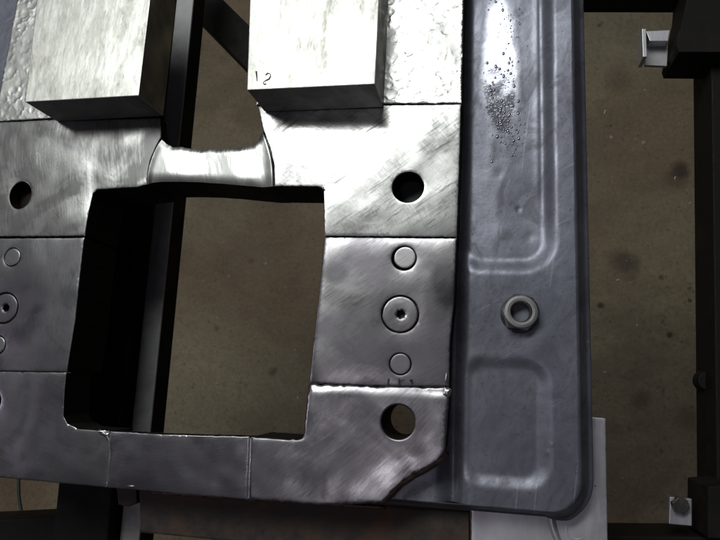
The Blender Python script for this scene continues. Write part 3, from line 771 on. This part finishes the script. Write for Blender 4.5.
# ================================================================== NUT ON THE PANEL
M_NUT = ground_steel('zinc_nut', .2, (.36, .36, .36), (.62, .62, .61), .32, .45, 17, .1, streak=.3)
M_THREAD = mill_scale('nut_bore', (.10, .10, .11), (.20, .20, .21), .7, .45, .05, 200)
def nut():
    c = P(519.5, 313.5, ZP); root = empty('hex_nut', c, 'silver hex nut standing on the blue pressed panel', 'nut')
    bm = bmesh.new(); n = 48; R0 = .0121; h = .0095; rb = .0067
    def hexr(w, ap):
        w2 = (w + math.pi / 6) % (math.pi / 3) - math.pi / 6; return ap / math.cos(w2)
    rows = []
    ap = .0108
    spec = [('h', 0), ('h', h - .0022), ('c', h - .0002), ('t', h), ('w', h), ('b0', h), ('b1', h - .0009)]
    for kind, z in spec:
        row = []
        for i in range(n):
            w = 2 * math.pi * i / n
            hr = hexr(w, ap)
            if kind == 'h':
                rr_ = hr; zz_ = z if z == 0 else h - .0004 - (hr - ap) * .9
            elif kind == 'c': rr_ = ap * .985; zz_ = z
            elif kind == 't': rr_ = ap * .96; zz_ = h
            elif kind == 'w': rr_ = ap * .81; zz_ = h + .0001
            elif kind == 'b0': rr_ = rb * 1.06; zz_ = h
            else: rr_ = rb; zz_ = z
            row.append(bm.verts.new((rr_ * math.cos(w), rr_ * math.sin(w), zz_)))
        rows.append(row)
    for a, b in zip(rows[:-1], rows[1:]):
        for i in range(n):
            j = (i + 1) % n; bm.faces.new((a[i], a[j], b[j], b[i])).smooth = True
    rot = Matrix.Rotation(.35, 4, 'Z'); tl = Matrix.Rotation(.10, 4, 'Y') @ Matrix.Rotation(-.03, 4, 'X')
    M_ = Matrix.Translation(c + Vector((-.0004, 0, .0006))) @ tl @ rot
    v = [M_ @ q.co for q in bm.verts]; bm.verts.index_update(); f = [[w.index for w in g.verts] for g in bm.faces]; bm.free()
    sm = [i < 0 for i in range(len(f))]
    mesh_obj('nut_body', v, f, M_NUT, root, smooth=sm)
    # threaded bore: a helix-like stack of ridges
    vs = []; fs = []; rows = 15
    for q in range(rows):
        r_ = rb * (1 if q % 2 == 0 else .93); z = h - .0009 - q * (h - .001) / (rows - 1)
        for i in range(n): w = 2 * math.pi * i / n; vs.append(M_ @ Vector((r_ * math.cos(w), r_ * math.sin(w), z)))
    for q in range(rows - 1):
        for i in range(n): j = (i + 1) % n; fs.append((q * n + i, q * n + j, (q + 1) * n + j, (q + 1) * n + i))
    mesh_obj('bore', vs, fs, M_THREAD, root, smooth=False if False else None)
    # low ragged weld fillet round the foot
    vs = []; fs = []; n = 60; rnd = random.Random(9); m = 5
    ks = [rnd.uniform(.8, 1.2) for _ in range(n)]
    for i in range(n):
        w = 2 * math.pi * i / n
        for k_ in range(m):
            t = k_ / (m - 1); r_ = .0112 + .0026 * t * ks[i] ** .4 * (1.2 if math.cos(w + .4) > 0 else .7); vs.append((c.x + r_ * math.cos(w), c.y + r_ * math.sin(w), ZP - .0008 + .0042 * (1 - t) ** 1.6))
    for i in range(n):
        j = (i + 1) % n
        for k_ in range(m - 1): fs.append((i * m + k_, i * m + k_ + 1, j * m + k_ + 1, j * m + k_))
    mesh_obj('weld_fillet', vs, fs, mill_scale('fillet_steel', (.09, .09, .12), (.16, .165, .21), .5, .45, .05, 120), root, smooth=True)
nut()

# ================================================================== ALUMINIUM PLATE UNDER THE PANEL
def alu_mat():
    k = N('aluminium'); a = k.noise(30, None, 5, .6, .4); b = k.noise(120, k.map((1, .15, 1)), 4, .7)
    col = k.mix(k.rng(a, .3, .7), (.42, .42, .46, 1), (.60, .60, .66, 1))
    k.set(Base_Color=col, Metallic=.75, Roughness=k.rng(b, .3, .7, .34, .5), Normal=k.bump(b, .0003, .4)); return k.m
M_ALU = alu_mat()
za = -.046
ar = empty('aluminium_plate', P(570, 480, za), 'pale aluminium plate under the rounded lower corner of the blue panel', 'plate')
plate('plate', PX([(471, 400), (592, 417), (605.5, 418.5), (608, 560), (471, 560)], za), [], za, .004, [M_ALU, M_SIDE], ar, step=.003, jit=.0001, amp=.0003, seed=22)
vs = []; fs = []
for i in range(26):       # folded crease
    t = i / 25; p = P(551 + 10 * t ** 2, 512 + 34 * t, za)
    for k_ in range(7):
        w = math.pi * k_ / 6; vs.append((p.x - .0028 * math.cos(w), p.y, za - .0003 + .0019 * math.sin(w)))
for i in range(25):
    for k_ in range(6): fs.append((i * 7 + k_, i * 7 + k_ + 1, (i + 1) * 7 + k_ + 1, (i + 1) * 7 + k_))
mesh_obj('fold', vs, fs, M_ALU, ar, smooth=True)
vs = []; fs = []; c = P(576, 531, za)    # pressed oval ring
for i in range(40):
    w = 2 * math.pi * i / 40
    for k_ in range(6):
        u = math.pi * k_ / 5; rr_ = .0052 - .0007 * math.cos(u); vs.append((c.x + 1.15 * rr_ * math.cos(w), c.y + rr_ * math.sin(w), za - .0001 + .0002 * math.sin(u)))
for i in range(40):
    j = (i + 1) % 40
    for k_ in range(5): fs.append((i * 6 + k_, i * 6 + k_ + 1, j * 6 + k_ + 1, j * 6 + k_))
mesh_obj('pressed_ring', vs, fs, M_ALU, ar, smooth=True)
blob('nick', 595.5, 486, .0011, .0007, .0006, M_BLACK, ar, za)

# ================================================================== SMALL BRACKETS ON THE RAILS
# upper: aluminium channel clip
zb = -.165
b1 = empty('channel_bracket', P(655, 48, zb), 'small aluminium channel bracket beside the gusset in the top right corner', 'bracket')
prism('web', PX([(645, 31), (669, 30), (667, 66), (645, 65)], zb - .012), zb - .016, zb - .012, [M_GREY], b1)
prism('flange', PX([(641, 31), (645, 31), (646, 59), (642, 59)], zb), zb - .016, zb + .004, [M_ALU], b1, bevel=.0004, label='bright upright flange')
prism('lip', PX([(646, 31), (670, 30), (668, 41), (650, 41)], zb), zb - .012, zb, [M_ALU], b1, bevel=.0004, label='pale upper lip')
# lower: bolted bracket
zc = -.15
b3 = empty('bolted_bracket', P(681, 510, zc), 'small pale bracket with a dark bolt at the bottom right beside the black block', 'bracket')
prism('bracket_plate', PX([(670, 497), (692, 499), (692, 526), (669, 524)], zc), zc - .005, zc, [M_ALU], b3)
c = P(679, 504.5, zc); bm = bmesh.new()
bmesh.ops.create_cone(bm, cap_ends=True, segments=6, radius1=.0068, radius2=.0066, depth=.006)
bmesh.ops.rotate(bm, verts=bm.verts, matrix=Matrix.Rotation(.3, 3, 'Z')); bmesh.ops.translate(bm, verts=bm.verts, vec=Vector((c.x, c.y, zc + .003)))
bo = from_bm('bolt', bm, [mill_scale('bolt_steel', (.06, .06, .06), (.13, .12, .12), .7, .4, .1)], b3, bevel=.0006)
